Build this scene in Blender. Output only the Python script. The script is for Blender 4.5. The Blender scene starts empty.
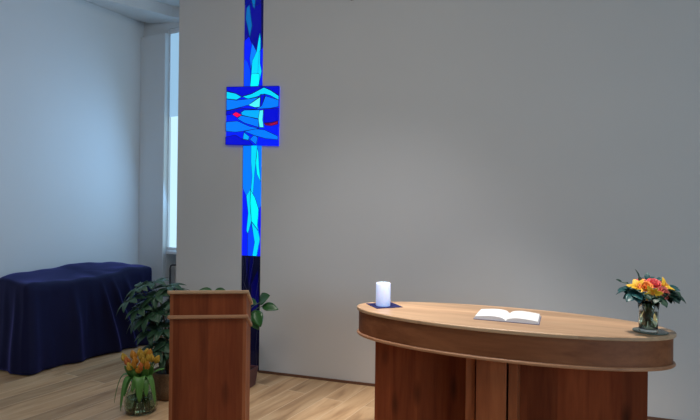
import bpy, bmesh, math, random
from mathutils import Vector, Matrix, Euler
random.seed(7)
sc = bpy.context.scene
COL = sc.collection
PI = math.pi
V = Vector

# ------------------------------------------------------------------ materials
MATS = {}
def new_mat(name):
    m = bpy.data.materials.new(name); m.use_nodes = True
    nt = m.node_tree
    b = nt.nodes['Principled BSDF']
    return m, nt, b

def plain(name, col, rough=0.5, metal=0.0, spec=0.5, noise=0.0, nscale=20.0, bump=0.0, **kw):
    m, nt, b = new_mat(name)
    b.inputs['Base Color'].default_value = (*col, 1)
    b.inputs['Roughness'].default_value = rough
    b.inputs['Metallic'].default_value = metal
    b.inputs['Specular IOR Level'].default_value = spec
    for k, v in kw.items():
        b.inputs[k.replace('_', ' ')].default_value = v
    if noise or bump:
        tc = nt.nodes.new('ShaderNodeTexCoord')
        n = nt.nodes.new('ShaderNodeTexNoise'); n.inputs['Scale'].default_value = nscale; n.inputs['Detail'].default_value = 5
        nt.links.new(tc.outputs['Object'], n.inputs['Vector'])
        if noise:
            mx = nt.nodes.new('ShaderNodeMix'); mx.data_type = 'RGBA'
            mx.inputs[6].default_value = (*[c*(1-noise) for c in col], 1)
            mx.inputs[7].default_value = (*[min(1, c*(1+noise)) for c in col], 1)
            nt.links.new(n.outputs['Fac'], mx.inputs[0]); nt.links.new(mx.outputs[2], b.inputs['Base Color'])
        if bump:
            bp = nt.nodes.new('ShaderNodeBump'); bp.inputs['Strength'].default_value = bump; bp.inputs['Distance'].default_value = 0.01
            nt.links.new(n.outputs['Fac'], bp.inputs['Height']); nt.links.new(bp.outputs['Normal'], b.inputs['Normal'])
    MATS[name] = m
    return m

def emis(name, col, strength=1.0):
    m, nt, b = new_mat(name)
    b.inputs['Base Color'].default_value = (col[0]*.3, col[1]*.3, col[2]*.3, 1)
    b.inputs['Roughness'].default_value = 0.25
    b.inputs['Emission Color'].default_value = (*col, 1)
    b.inputs['Emission Strength'].default_value = strength
    MATS[name] = m
    return m

def wood(name, dark, light, axis='X', scale=1.0, rough=0.4, plank=0.0, spec=0.5, coat=0.0, knots=0.0):
    """grain runs along the given local axis; plank = board width across it (0: no boards)"""
    m, nt, b = new_mat(name)
    N = nt.nodes.new; L = nt.links.new
    tc = N('ShaderNodeTexCoord')
    mp = N('ShaderNodeMapping')
    if axis == 'X': mp.inputs['Scale'].default_value = (0.9*scale, 11*scale, 11*scale)
    else:           mp.inputs['Scale'].default_value = (11*scale, 11*scale, 0.9*scale)
    L(tc.outputs['Object'], mp.inputs['Vector'])
    n1 = N('ShaderNodeTexNoise'); n1.inputs['Scale'].default_value = 1.6; n1.inputs['Detail'].default_value = 6; n1.inputs['Distortion'].default_value = 0.6
    vec = mp.outputs['Vector']
    shade = None
    if plank:
        sep = N('ShaderNodeSeparateXYZ'); L(tc.outputs['Object'], sep.inputs[0])
        dv = N('ShaderNodeMath'); dv.operation = 'DIVIDE'; dv.inputs[1].default_value = plank
        L(sep.outputs['Y' if axis == 'X' else 'X'], dv.inputs[0])
        fl = N('ShaderNodeMath'); fl.operation = 'FLOOR'; L(dv.outputs[0], fl.inputs[0])
        wn = N('ShaderNodeTexWhiteNoise'); wn.noise_dimensions = '1D'; L(fl.outputs[0], wn.inputs['W'])
        ad = N('ShaderNodeVectorMath'); ad.operation = 'MULTIPLY_ADD'
        L(wn.outputs['Color'], ad.inputs[0]); ad.inputs[1].default_value = (9, 9, 9); L(vec, ad.inputs[2])
        vec = ad.outputs[0]; shade = wn.outputs['Value']
    L(vec, n1.inputs['Vector'])
    n2 = N('ShaderNodeTexNoise'); n2.inputs['Scale'].default_value = 9; n2.inputs['Detail'].default_value = 4
    L(vec, n2.inputs['Vector'])
    av = N('ShaderNodeMath'); av.operation = 'MULTIPLY_ADD'; av.inputs[1].default_value = 0.35
    L(n2.outputs['Fac'], av.inputs[0]); L(n1.outputs['Fac'], av.inputs[2])
    cr = N('ShaderNodeValToRGB')
    cr.color_ramp.elements[0].position = 0.42; cr.color_ramp.elements[0].color = (*dark, 1)
    cr.color_ramp.elements[1].position = 0.90; cr.color_ramp.elements[1].color = (*light, 1)
    L(av.outputs[0], cr.inputs[0])
    out = cr.outputs['Color']
    if shade is not None:
        hs = N('ShaderNodeHueSaturation')
        mr = N('ShaderNodeMapRange'); mr.inputs['To Min'].default_value = 0.78; mr.inputs['To Max'].default_value = 1.2
        L(shade, mr.inputs['Value']); L(mr.outputs[0], hs.inputs['Value']); L(out, hs.inputs['Color']); out = hs.outputs['Color']
    if knots:
        mp2 = N('ShaderNodeMapping')
        mp2.inputs['Scale'].default_value = (1.6, 5, 5) if axis == 'X' else (5, 5, 1.6)
        L(tc.outputs['Object'], mp2.inputs['Vector'])
        vo = N('ShaderNodeTexVoronoi'); vo.inputs['Scale'].default_value = 1.15; L(mp2.outputs[0], vo.inputs['Vector'])
        mr2 = N('ShaderNodeMapRange'); mr2.inputs['From Min'].default_value = 0.04; mr2.inputs['From Max'].default_value = 0.2
        mr2.inputs['To Min'].default_value = 1 - knots; mr2.inputs['To Max'].default_value = 1
        L(vo.outputs['Distance'], mr2.inputs['Value'])
        h2 = N('ShaderNodeHueSaturation'); L(out, h2.inputs['Color']); L(mr2.outputs[0], h2.inputs['Value']); out = h2.outputs['Color']
    L(out, b.inputs['Base Color'])
    b.inputs['Roughness'].default_value = rough
    b.inputs['Specular IOR Level'].default_value = spec
    b.inputs['Coat Weight'].default_value = coat; b.inputs['Coat Roughness'].default_value = 0.2
    MATS[name] = m
    return m

def floor_mat(angle):
    m, nt, b = new_mat('plank_floor'); N = nt.nodes.new; L = nt.links.new
    tc = N('ShaderNodeTexCoord'); mp = N('ShaderNodeMapping'); mp.inputs['Rotation'].default_value = (0, 0, -angle)
    L(tc.outputs['Object'], mp.inputs['Vector'])
    br = N('ShaderNodeTexBrick'); br.offset = 0.37; br.inputs['Scale'].default_value = 1.0
    br.inputs['Brick Width'].default_value = 1.9; br.inputs['Row Height'].default_value = 0.19
    br.inputs['Mortar Size'].default_value = 0.003; br.inputs['Mortar Smooth'].default_value = 0.3
    br.inputs['Color1'].default_value = (0.0, 0.0, 0.0, 1); br.inputs['Color2'].default_value = (1, 1, 1, 1)
    br.inputs['Mortar'].default_value = (0.5, 0.5, 0.5, 1)
    L(mp.outputs['Vector'], br.inputs['Vector'])
    m2 = N('ShaderNodeMapping'); m2.inputs['Scale'].default_value = (1.3, 8, 1); L(mp.outputs['Vector'], m2.inputs['Vector'])
    ad = N('ShaderNodeVectorMath'); ad.operation = 'MULTIPLY_ADD'; ad.inputs[1].default_value = (7, 7, 7)
    L(br.outputs['Color'], ad.inputs[0]); L(m2.outputs[0], ad.inputs[2])
    n1 = N('ShaderNodeTexNoise'); n1.inputs['Scale'].default_value = 1.3; n1.inputs['Detail'].default_value = 7; n1.inputs['Distortion'].default_value = 0.8
    L(ad.outputs[0], n1.inputs['Vector'])
    cr = N('ShaderNodeValToRGB')
    e = cr.color_ramp.elements
    e[0].position = 0.28; e[0].color = (0.31, 0.18, 0.09, 1)
    e[1].position = 0.74; e[1].color = (0.62, 0.43, 0.25, 1)
    k = e.new(0.45); k.color = (0.46, 0.29, 0.155, 1)
    L(n1.outputs['Fac'], cr.inputs[0])
    hs = N('ShaderNodeHueSaturation'); mr = N('ShaderNodeMapRange'); mr.inputs['To Min'].default_value = 0.78; mr.inputs['To Max'].default_value = 1.22
    sp = N('ShaderNodeSeparateColor'); L(br.outputs['Color'], sp.inputs[0]); L(sp.outputs[0], mr.inputs['Value'])
    L(mr.outputs[0], hs.inputs['Value']); L(cr.outputs['Color'], hs.inputs['Color'])
    mx = N('ShaderNodeMix'); mx.data_type = 'RGBA'; L(br.outputs['Fac'], mx.inputs[0]); L(hs.outputs['Color'], mx.inputs[6]); mx.inputs[7].default_value = (0.66, 0.50, 0.33, 1)
    L(mx.outputs[2], b.inputs['Base Color'])
    b.inputs['Roughness'].default_value = 0.42
    MATS['plank_floor'] = m
    return m

# ------------------------------------------------------------------ mesh helpers
def obj(name, bm, mats, parent=None, loc=(0, 0, 0), rotz=0.0, smooth=False, bevel=0.0, label=None):
    me = bpy.data.meshes.new(name)
    bmesh.ops.recalc_face_normals(bm, faces=bm.faces)
    bm.to_mesh(me); bm.free()
    if not isinstance(mats, (list, tuple)): mats = [mats]
    for m in mats: me.materials.append(m)
    if smooth:
        for p in me.polygons: p.use_smooth = True
    o = bpy.data.objects.new(name, me); COL.objects.link(o)
    o.location = loc; o.rotation_euler = (0, 0, rotz)
    if parent: o.parent = parent
    if bevel:
        md = o.modifiers.new('Bevel', 'BEVEL'); md.width = bevel; md.segments = 2; md.limit_method = 'ANGLE'
    if label: o['label'] = label
    return o

def thing(name, label, cat, loc=(0, 0, 0), rotz=0.0, group=None):
    o = bpy.data.objects.new(name, None); COL.objects.link(o)
    o.empty_display_size = 0.1
    o.location = loc; o.rotation_euler = (0, 0, rotz)
    return tag(o, label, cat, group)

def tag(o, label, cat, group=None):
    o['label'] = label; o['category'] = cat
    if group: o['group'] = group
    return o

def struct(o):
    o['kind'] = 'structure'; return o

def box(bm, x0, x1, y0, y1, z0, z1, mi=0, M=None):
    c = [(x0, y0, z0), (x1, y0, z0), (x1, y1, z0), (x0, y1, z0), (x0, y0, z1), (x1, y0, z1), (x1, y1, z1), (x0, y1, z1)]
    vs = [bm.verts.new(M @ V(p) if M else p) for p in c]
    for f in ((0, 3, 2, 1), (4, 5, 6, 7), (0, 1, 5, 4), (1, 2, 6, 5), (2, 3, 7, 6), (3, 0, 4, 7)):
        bm.faces.new([vs[i] for i in f]).material_index = mi
    return vs

def prism(bm, pts, p0, p1, mi=0):
    """extrude a closed outline: p0(pt) and p1(pt) give the two 3-D copies"""
    a = [bm.verts.new(p0(p)) for p in pts]; b = [bm.verts.new(p1(p)) for p in pts]
    n = len(pts)
    bm.faces.new(a).material_index = mi; bm.faces.new(list(reversed(b))).material_index = mi
    for i in range(n):
        bm.faces.new((a[i], b[i], b[(i+1) % n], a[(i+1) % n])).material_index = mi

def lathe(bm, prof, n=32, c=(0, 0, 0), mi=0, cap=True):
    rings = []
    for r, z in prof:
        rings.append([bm.verts.new((c[0]+r*math.cos(2*PI*k/n), c[1]+r*math.sin(2*PI*k/n), c[2]+z)) for k in range(n)])
    for a, b in zip(rings, rings[1:]):
        for k in range(n):
            bm.faces.new((a[k], a[(k+1) % n], b[(k+1) % n], b[k])).material_index = mi
    if cap:
        bm.faces.new(list(reversed(rings[0]))).material_index = mi
        bm.faces.new(rings[-1]).material_index = mi

def tube(bm, pts, r, n=8, mi=0, r1=None):
    pts = [V(p) for p in pts]; rings = []
    up = V((0.31, 0.17, 0.93))
    m = len(pts)
    for i, p in enumerate(pts):
        d = (pts[min(i+1, m-1)] - pts[max(i-1, 0)]).normalized()
        a = d.cross(up)
        if a.length < 1e-3: a = d.cross(V((1, 0, 0)))
        a.normalize(); b = d.cross(a)
        rr = r if r1 is None else r + (r1-r)*i/(m-1)
        rings.append([bm.verts.new(p + a*rr*math.cos(2*PI*k/n) + b*rr*math.sin(2*PI*k/n)) for k in range(n)])
    for a, b in zip(rings, rings[1:]):
        for k in range(n):
            bm.faces.new((a[k], a[(k+1) % n], b[(k+1) % n], b[k])).material_index = mi
    bm.faces.new(list(reversed(rings[0]))).material_index = mi; bm.faces.new(rings[-1]).material_index = mi

def curve_pts(p0, p1, p2, n=7):
    p0, p1, p2 = V(p0), V(p1), V(p2)
    return [p0*(1-t)**2 + p1*2*t*(1-t) + p2*t*t for t in [i/(n-1) for i in range(n)]]

def leaf(bm, base, d, up, length, width, bend=0.3, cup=0.25, n=8, power=0.9, mi=0, tip=0.03, thick=0.0012):
    """a leaf or petal: spine bends away from 'up' by bend*length at the tip; cup folds the halves"""
    base = V(base); d = V(d).normalized(); up = V(up)
    up = (up - d*up.dot(d)).normalized(); side = d.cross(up).normalized()
    top, bot = [], []
    for i in range(n):
        t = i/(n-1)
        c = base + d*(length*(t - 0.25*abs(bend)*t*t)) - up*(bend*length*t*t)
        w = width*0.5*(math.sin(PI*min(1, t)**power)**0.85 if 0 < t < 1 else 0) + (tip*width if i else 0.06*width)
        row = [c - side*w + up*(cup*w), c - side*w*0.5 + up*(cup*w*0.35), c, c + side*w*0.5 + up*(cup*w*0.35), c + side*w + up*(cup*w)]
        top.append([bm.verts.new(p + up*thick*0.5) for p in row]); bot.append([bm.verts.new(p - up*thick*0.5) for p in row])
    for i in range(n-1):
        for j in range(4):
            bm.faces.new((top[i][j], top[i][j+1], top[i+1][j+1], top[i+1][j])).material_index = mi
            bm.faces.new((bot[i][j], bot[i+1][j], bot[i+1][j+1], bot[i][j+1])).material_index = mi
        for j in (0, 4):
            bm.faces.new((top[i][j], top[i+1][j], bot[i+1][j], bot[i][j])).material_index = mi
    for i in (0, n-1):
        for j in range(4):
            bm.faces.new((top[i][j], bot[i][j], bot[i][j+1], top[i][j+1])).material_index = mi

def rot2(a): return (math.cos(a), math.sin(a))

# ------------------------------------------------------------------ geometry constants (metres)
GRID = math.radians(61.6)                      # direction of the bay wall and of the floor boards
E1 = V((*rot2(GRID), 0)); E2 = V((E1.y, -E1.x, 0))
WALL = math.radians(-17.9)                     # grey front wall
WO = V((-0.86, 5.088, 0)); WD = V((*rot2(WALL), 0)); WN = V((WD.y, -WD.x, 0))     # WN points to the room
if WN.y > 0: WN = -WN
CEIL = 4.07

# ------------------------------------------------------------------ materials used
plain('grey_plaster', (0.585, 0.575, 0.565), 0.9, spec=0.2, noise=0.03, nscale=1.5)
plain('white_plaster', (0.74, 0.76, 0.78), 0.85, spec=0.2, noise=0.02, nscale=2)
plain('white_paint', (0.78, 0.80, 0.83), 0.5)
plain('ceiling_paint', (0.72, 0.73, 0.75), 0.9, spec=0.2, noise=0.01)
floor_mat(GRID)
plain('skirting_wood', (0.13, 0.055, 0.03), 0.5, noise=0.2)
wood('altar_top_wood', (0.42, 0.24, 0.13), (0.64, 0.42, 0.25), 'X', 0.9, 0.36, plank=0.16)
wood('apron_wood', (0.15, 0.046, 0.016), (0.26, 0.094, 0.037), 'X', 0.8, 0.5, spec=0.3)
wood('panel_wood', (0.130, 0.025, 0.008), (0.255, 0.060, 0.019), 'Z', 0.7, 0.6, plank=0.17, knots=0.6, spec=0.15)
wood('edge_wood', (0.30, 0.13, 0.06), (0.46, 0.23, 0.12), 'X', 1.0, 0.38)
wood('pilaster_wood', (0.20, 0.052, 0.018), (0.32, 0.10, 0.037), 'Z', 0.8, 0.55, spec=0.2)
plain('navy_cloth', (0.006, 0.007, 0.040), 0.7, spec=0.2, noise=0.12, nscale=60, bump=0.1, Sheen_Weight=0.55, Sheen_Roughness=0.35, Sheen_Tint=(0.22, 0.22, 0.85, 1))
plain('navy_felt', (0.02, 0.022, 0.09), 0.9, spec=0.1)
plain('page_paper', (0.80, 0.80, 0.80), 0.7)
plain('page_block', (0.62, 0.61, 0.63), 0.8, noise=0.1, nscale=200)
plain('book_cloth', (0.16, 0.15, 0.20), 0.7)
plain('terracotta', (0.30, 0.11, 0.06), 0.8, noise=0.15)
plain('plum_glaze', (0.085, 0.028, 0.035), 0.35, noise=0.2)
plain('soil', (0.03, 0.02, 0.012), 1.0, noise=0.4, nscale=80)
plain('stem_green', (0.07, 0.13, 0.03), 0.6)
plain('stem_brown', (0.09, 0.05, 0.025), 0.8)
plain('aralia_leaf', (0.022, 0.070, 0.032), 0.5, noise=0.3, nscale=12)
plain('rubber_leaf', (0.022, 0.085, 0.018), 0.3, noise=0.25, nscale=10)
plain('tulip_leaf', (0.085, 0.23, 0.045), 0.45, noise=0.2, nscale=15)
plain('tulip_amber', (0.62, 0.27, 0.03), 0.5, noise=0.25, nscale=25)
plain('tulip_gold', (0.60, 0.38, 0.05), 0.5, noise=0.25, nscale=25)
plain('tulip_coral', (0.62, 0.19, 0.05), 0.5, noise=0.25, nscale=25)
plain('bloom_yellow', (0.85, 0.50, 0.03), 0.5, noise=0.12, nscale=30)
plain('bloom_orange', (0.80, 0.22, 0.03), 0.5, noise=0.2, nscale=30)
plain('bloom_pink', (0.75, 0.10, 0.10), 0.5, noise=0.15, nscale=30)
plain('bloom_coral', (0.80, 0.17, 0.12), 0.5, noise=0.2, nscale=30)
plain('teal_leaf', (0.016, 0.085, 0.090), 0.4, noise=0.3, nscale=20)
plain('dark_leaf', (0.012, 0.045, 0.028), 0.4, noise=0.3, nscale=20)
plain('glass', (0.93, 0.97, 0.95), 0.03, Transmission_Weight=1.0, IOR=1.45)
plain('green_glass', (0.70, 0.80, 0.66), 0.05, Transmission_Weight=1.0, IOR=1.45)
plain('water', (0.66, 0.80, 0.62), 0.0, Transmission_Weight=1.0, IOR=1.33)
plain('smoked_glass', (0.16, 0.20, 0.17), 0.15, Transmission_Weight=0.35, IOR=1.45)
plain('pipe_grey', (0.11, 0.115, 0.13), 0.5)
plain('dark_metal', (0.02, 0.02, 0.02), 0.5)
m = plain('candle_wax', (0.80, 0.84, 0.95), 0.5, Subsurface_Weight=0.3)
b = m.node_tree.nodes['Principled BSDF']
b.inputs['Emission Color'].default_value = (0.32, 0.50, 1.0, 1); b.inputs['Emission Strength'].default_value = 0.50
plain('wick', (0.02, 0.02, 0.02), 0.9)
emis('daylight_pane', (0.58, 0.86, 1.0), 1.0)
emis('upper_glow', (0.42, 0.72, 1.0), 0.68)  # weaker glow for the added sheet over the upper pane
plain('wicker', (0.20, 0.115, 0.06), 0.8, noise=0.5, nscale=70, bump=0.6)

GL = {}
for k, c, s in (('night', (0.0, 0.0, 0.055), 1), ('deep', (0.0, 0.002, 0.20), 1), ('indigo', (0.0, 0.0, 0.24), 1), ('ultra', (0.0, 0.003, 0.62), 1), ('royal', (0.0, 0.012, 0.90), 1.0),
                ('cobalt', (0.0, 0.06, 1.0), 1.0), ('azure', (0.0, 0.19, 1.0), 1.0), ('sky', (0.0, 0.40, 1.0), 1.0), ('cyan', (0.0, 0.66, 1.0), 1.0),
                ('aqua', (0.0, 0.92, 1.0), 1.0), ('ice', (0.08, 0.88, 0.95), 1.0), ('dusk', (0.0, 0.13, 0.42), 1.0),
                ('red', (1.0, 0.0, 0.10), 1.0), ('wine', (0.30, 0.0, 0.10), 1.0)):
    GL[k] = emis('glass_'+k, c, s)
plain('dark_glass', (0.006, 0.007, 0.045), 0.2, spec=0.4)
plain('lead_line', (0.003, 0.004, 0.03), 0.4, metal=0.2)
plain('scratch_line', (0.05, 0.055, 0.12), 0.4)

# ------------------------------------------------------------------ THE ROOM
bm = bmesh.new(); box(bm, -7.5, 6.5, -4, 9.5, -0.1, 0)
struct(obj('floor', bm, MATS['plank_floor']))
bm = bmesh.new(); box(bm, -7.5, 6.5, -4, 9.5, CEIL, CEIL+0.1)
struct(obj('ceiling', bm, MATS['ceiling_paint']))

# grey front wall, split by the slot that holds the cross (local x along the wall, local -y into the room)
SL0, SL1 = -0.225, -0.012
bm = bmesh.new()
box(bm, -0.982, SL0, 0.0, 0.22, 0, CEIL); box(bm, SL1, 6.2, 0.0, 0.22, 0, CEIL)
box(bm, SL0, SL1, 0.10, 0.22, 0, CEIL)
struct(obj('wall_front', bm, MATS['grey_plaster'], loc=WO, rotz=WALL))
bm = bmesh.new()
box(bm, -0.982, SL0, -0.012, 0.0, 0, 0.022); box(bm, SL1, 6.2, -0.012, 0.0, 0, 0.022)
struct(obj('baseboard_front', bm, MATS['skirting_wood'], loc=WO, rotz=WALL))

# bay: long white wall (local x along E1), back wall with the window recess
A = V((-3.037, 4.891, 0)) - E2*0.62            # a point of the long wall beside the covered furniture
TC = 1.82                                       # where the long wall meets the back wall
bm = bmesh.new(); box(bm, -7.0, TC+0.3, 0, 0.25, 0, CEIL)
struct(obj('wall_left', bm, MATS['white_plaster'], loc=A, rotz=GRID))
bm = bmesh.new(); box(bm, -7.0, TC-0.05, -0.016, 0.0, 0, 0.07)
struct(obj('baseboard_left', bm, MATS['skirting_wood'], loc=A, rotz=GRID))
CORN = A + E1*TC
BW = math.atan2(E2.y, E2.x)
PW = 0.446                                      # width of the pier in the corner
WX0, WX1 = PW, PW+1.35                          # window recess
bm = bmesh.new()
box(bm, 0, WX0, 0.0, 0.30, 0, CEIL); box(bm, WX1, 4.5, 0.0, 0.30, 0, CEIL)
box(bm, WX0, WX1, 0.0, 0.30, 3.86, CEIL);  box(bm, WX0, WX1, 0.16, 0.30, 0, 1.02)
struct(obj('wall_back', bm, MATS['white_plaster'], loc=CORN, rotz=BW))
bm = bmesh.new(); box(bm, 0, PW, -0.05, 0.0, 0, 3.80)
struct(obj('trim_1', bm, MATS['white_plaster'], loc=CORN, rotz=BW, bevel=0.006))
bm = bmesh.new(); box(bm, 0.0, PW, -0.064, -0.05, 0, 0.07)
struct(obj('baseboard_back', bm, MATS['skirting_wood'], loc=CORN, rotz=BW))
win = thing('window_1', 'tall bright window in the white bay, cut off by the grey wall edge', 'window', CORN, BW); struct(win)
bm = bmesh.new()
fy0, fy1 = 0.018, 0.10
ST = 0.012
box(bm, WX0, WX0+ST, fy0, fy1, 1.06, 3.86); box(bm, WX1-ST, WX1, fy0, fy1, 1.06, 3.86)
box(bm, WX0+ST, WX1-ST, fy0, fy1, 3.80, 3.86); box(bm, WX0+ST, WX1-ST, fy0, fy1, 1.06, 1.10)
box(bm, (WX0+WX1)/2-0.03, (WX0+WX1)/2+0.03, fy0, fy1, 1.10, 3.80)
obj('window_frame', bm, MATS['white_paint'], win)
bm = bmesh.new(); box(bm, WX0+ST, WX1-ST, 0.050, 0.057, 1.10, 3.80)
obj('window_pane', bm, MATS['daylight_pane'], win)
bm = bmesh.new(); box(bm, WX0+ST, WX1-ST, 0.030, 0.032, 2.75, 3.80)  # added sheet, makes the window light fall off towards the top
obj('upper_glow_sheet', bm, MATS['upper_glow'], win, label='added sheet with a dimmer glow over the upper pane')
bm = bmesh.new(); box(bm, WX0+0.045, WX1-0.01, -0.04, 0.16, 1.02, 1.06)
obj('window_sill', bm, MATS['white_paint'], win, bevel=0.006)
# far walls of the room behind the viewer's right
bm = bmesh.new(); box(bm, 0, 9, 0, 0.2, 0, CEIL)
struct(obj('wall_right', bm, MATS['grey_plaster'], loc=(4.9, 3.2, 0), rotz=math.radians(-90)))

# dropped bulkhead with a curved edge round the bay corner
def bulkhead():
    bm = bmesh.new()
    ed = [(9.0, .02), (3.5, .06), (2.2, .13), (1.3, .27), (.83, .37), (.593, .455), (.42, .53), (.27, .595), (.13, .65), (.06, .70), (.05, 1.2), (.05, 2.5)]
    jn = [(9.0, .004, 4.0), (3.5, .004, 4.0), (2.2, .004, 4.0), (1.3, .004, 4.0), (.8, .004, 4.0), (.4, .005, 4.0), (.15, .012, 3.995), (.06, .06, 3.985), (.015, .16, 3.975), (.004, .35, 3.95), (.004, .8, 3.89), (.004, 2.5, 3.89)]
    def pt(a, b2, z): return CORN - E1*a + E2*b2 + V((0, 0, z))
    Z0, Z1 = 3.94, CEIL
    e0 = [bm.verts.new(pt(a, b2, Z0)) for a, b2 in ed]; e1 = [bm.verts.new(pt(a, b2, Z1)) for a, b2 in ed]
    w0 = [bm.verts.new(pt(a, b2, z)) for a, b2, z in jn]; w1 = [bm.verts.new(pt(a, b2, Z1)) for a, b2, z in jn]
    n = len(ed)
    for k in range(n-1):
        bm.faces.new((e0[k], e0[k+1], w0[k+1], w0[k])); bm.faces.new((e0[k], e1[k], e1[k+1], e0[k+1]))
        bm.faces.new((e1[k], w1[k], w1[k+1], e1[k+1])); bm.faces.new((w0[k], w0[k+1], w1[k+1], w1[k]))
    bm.faces.new((e0[0], w0[0], w1[0], e1[0])); bm.faces.new((e0[-1], e1[-1], w1[-1], w0[-1]))
    struct(obj('trim_2', bm, MATS['white_plaster']))
bulkhead()

# radiator under the window with its pipe
rad = thing('radiator', 'white radiator with grey pipe under the bay window sill', 'radiator', CORN, BW)
bm = bmesh.new()
for k in range(10):
    x = WX0+0.14+k*0.1
    box(bm, x, x+0.085, 0.03, 0.13, 0.14, 0.86)
box(bm, WX0+0.14, WX0+1.125, 0.045, 0.115, 0.16, 0.84)
obj('radiator_body', bm, MATS['white_paint'], rad, bevel=0.012)
bm = bmesh.new()
x = WX0+0.085
tube(bm, [(x, 0.0, 0.0), (x, 0.0, 0.4), (x, 0.0, 0.84), (x+0.012, 0.0, 0.872), (x+0.04, 0.0, 0.885), (x+0.10, 0.01, 0.885), (x+0.125, 0.05, 0.80)], 0.012)
obj('pipe', bm, MATS['pipe_grey'], rad, smooth=True, label='dark grey pipe')

# ------------------------------------------------------------------ THE GLASS CROSS in the wall slot
cross = thing('glass_cross', 'tall backlit blue stained glass cross set into the grey wall', 'cross', WO, WALL)
names = ['royal', 'night', 'deep', 'indigo', 'ultra', 'cobalt', 'azure', 'sky', 'cyan', 'aqua', 'ice', 'dusk', 'red', 'wine']
gm = [GL[n] for n in names] + [MATS['lead_line']]
IX = {n: i for i, n in enumerate(names)}; LEAD = len(names)
def zof(y): return 3.66 - 0.009864*y
def pane(bm, pts, y0, y1, mi):
    prism(bm, pts, lambda p: V((p[0], y0, p[1])), lambda p: V((p[0], y1, p[1])), mi)
def leads(bm, pts, y, w=0.0035):
    n = len(pts)
    for i in range(n):
        a = V((pts[i][0], 0, pts[i][1])); b2 = V((pts[(i+1) % n][0], 0, pts[(i+1) % n][1]))
        d = b2 - a
        if d.length < 1e-4: continue
        nn = V((-d.z, 0, d.x)).normalized()*w*0.5
        q = [a-nn, b2-nn, b2+nn, a+nn]
        vs = [bm.verts.new((p.x, y, p.z)) for p in q]; ws = [bm.verts.new((p.x, y+0.0015, p.z)) for p in q]
        bm.faces.new(vs); bm.faces.new(list(reversed(ws)))
        for k in range(4): bm.faces.new((vs[k], ws[k], ws[(k+1) % 4], vs[(k+1) % 4]))
def shaft(name, ya, yb, base, pieces):
    bm = bmesh.new(); bl = bmesh.new()
    x0, x1 = SL0+0.002, SL1-0.002
    w = x1-x0
    for col, u, v, dy in base:
        box(bm, x0, x1, 0.012-dy, 0.05, zof(v), zof(u), IX[col])
    for i, (col, pts) in enumerate(pieces):
        P = [(x0+w*min(1, max(0, a)), zof(min(max(y, ya), yb))) for a, y in pts]
        pane(bm, P, 0.0095-0.0006*i, 0.020, IX[col])
        leads(bl, P, 0.0090-0.0006*i-0.0012, 0.0028)
    o = obj(name, bm, gm, cross)
    obj('leading', bl, MATS['lead_line'], o)
    return o
shaft('upper_shaft', -59, 86.5, [('indigo', -59, 86.5, 0)], [
    ('deep', [(0, -59), (1, -59), (1, 2), (.6, 6), (.3, 2), (0, 4)]),
    ('dusk', [(.3, -6), (.6, -8), (.52, 9), (.42, 6)]),
    ('night', [(.86, -20), (1, -30), (1, 50), (.9, 34)]),
    ('dusk', [(.1, 7), (.25, 4), (.34, 18), (.4, 25), (.28, 37), (.19, 29), (.06, 18)]),
    ('royal', [(0, 40), (.25, 36), (.5, 49), (.62, 60), (.5, 86.5), (0, 86.5)]),
    ('cobalt', [(0, 58), (.2, 62), (.34, 70), (.36, 86.5), (0, 86.5)]),
    ('royal', [(.8, 52), (1, 48), (1, 86.5), (.7, 86.5)]),
    ('azure', [(.42, 43), (.66, 52), (.44, 61), (.38, 70), (.30, 58)]),
    ('cyan', [(.81, 34), (.85, 40), (.85, 64), (.94, 72), (.79, 86.5), (.35, 86.5), (.38, 79), (.44, 61), (.66, 52), (.74, 42)]),
    ('aqua', [(.40, 74), (.80, 74), (.84, 80), (.79, 86.5), (.35, 86.5)]),
])
shaft('lower_shaft', 145.5, 256, [('royal', 145.5, 256, 0)], [
    ('azure', [(0, 145.5), (1, 145.5), (1, 206), (.86, 209), (.68, 198), (.43, 190), (.2, 196), (0, 188)]),
    ('cobalt', [(.45, 222), (.68, 240), (.57, 256), (.3, 256), (.3, 236)]),
    ('cyan', [(.43, 145.5), (.75, 145.5), (.71, 160), (.64, 171), (.57, 193), (.43, 193), (.5, 176), (.43, 161)]),
    ('aqua', [(.75, 148), (.82, 153), (.86, 167), (.95, 182), (.75, 174), (.68, 161)]),
    ('cyan', [(.21, 196), (.43, 189), (.46, 209), (.5, 221), (.32, 234), (.24, 231), (.32, 213)]),
    ('aqua', [(.43, 190), (.68, 198), (.86, 209), (.81, 226), (.86, 230), (.5, 221), (.40, 203)]),
    ('cyan', [(.5, 222), (.86, 231), (.95, 239), (.79, 256), (.57, 256), (.68, 242)]),
])
bm = bmesh.new(); box(bm, SL0+0.002, SL1-0.002, 0.014, 0.05, 0.0, zof(256))
x0 = SL0+0.002; w = SL1-SL0-0.004
for pts in ([(.45, 256), (.62, 256), (.55, 275), (.40, 290), (.35, 280)], [(.50, 285), (.85, 270), (.92, 300), (.70, 325), (.55, 310)], [(.20, 258), (.35, 258), (.28, 280)]):
    pane(bm, [(x0+w*a, zof(y)) for a, y in pts], 0.0130, 0.020, 1)
foot = obj('foot_panel', bm, [MATS['dark_glass'], GL['night']], cross, label='dark unlit glass foot of the cross')
bm = bmesh.new()
def sline(pts):
    x0 = SL0+0.002; w = SL1-SL0-0.004
    tube(bm, [(x0+w*a, 0.0125, zof(y)) for a, y in pts], 0.0016, 6)
sline([(.05, 258), (.12, 268), (.08, 282), (.4, 295), (.35, 310), (.5, 340), (.45, 368)])
sline([(.6, 257), (.62, 262), (.5, 272), (.4, 285), (.42, 300)])
sline([(.98, 272), (.85, 285), (.75, 300), (.9, 320), (.8, 345), (.85, 369)])
sline([(.2, 257), (.25, 275), (.1, 290), (.2, 305)])
obj('leading', bm, MATS['scratch_line'], foot)
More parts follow.
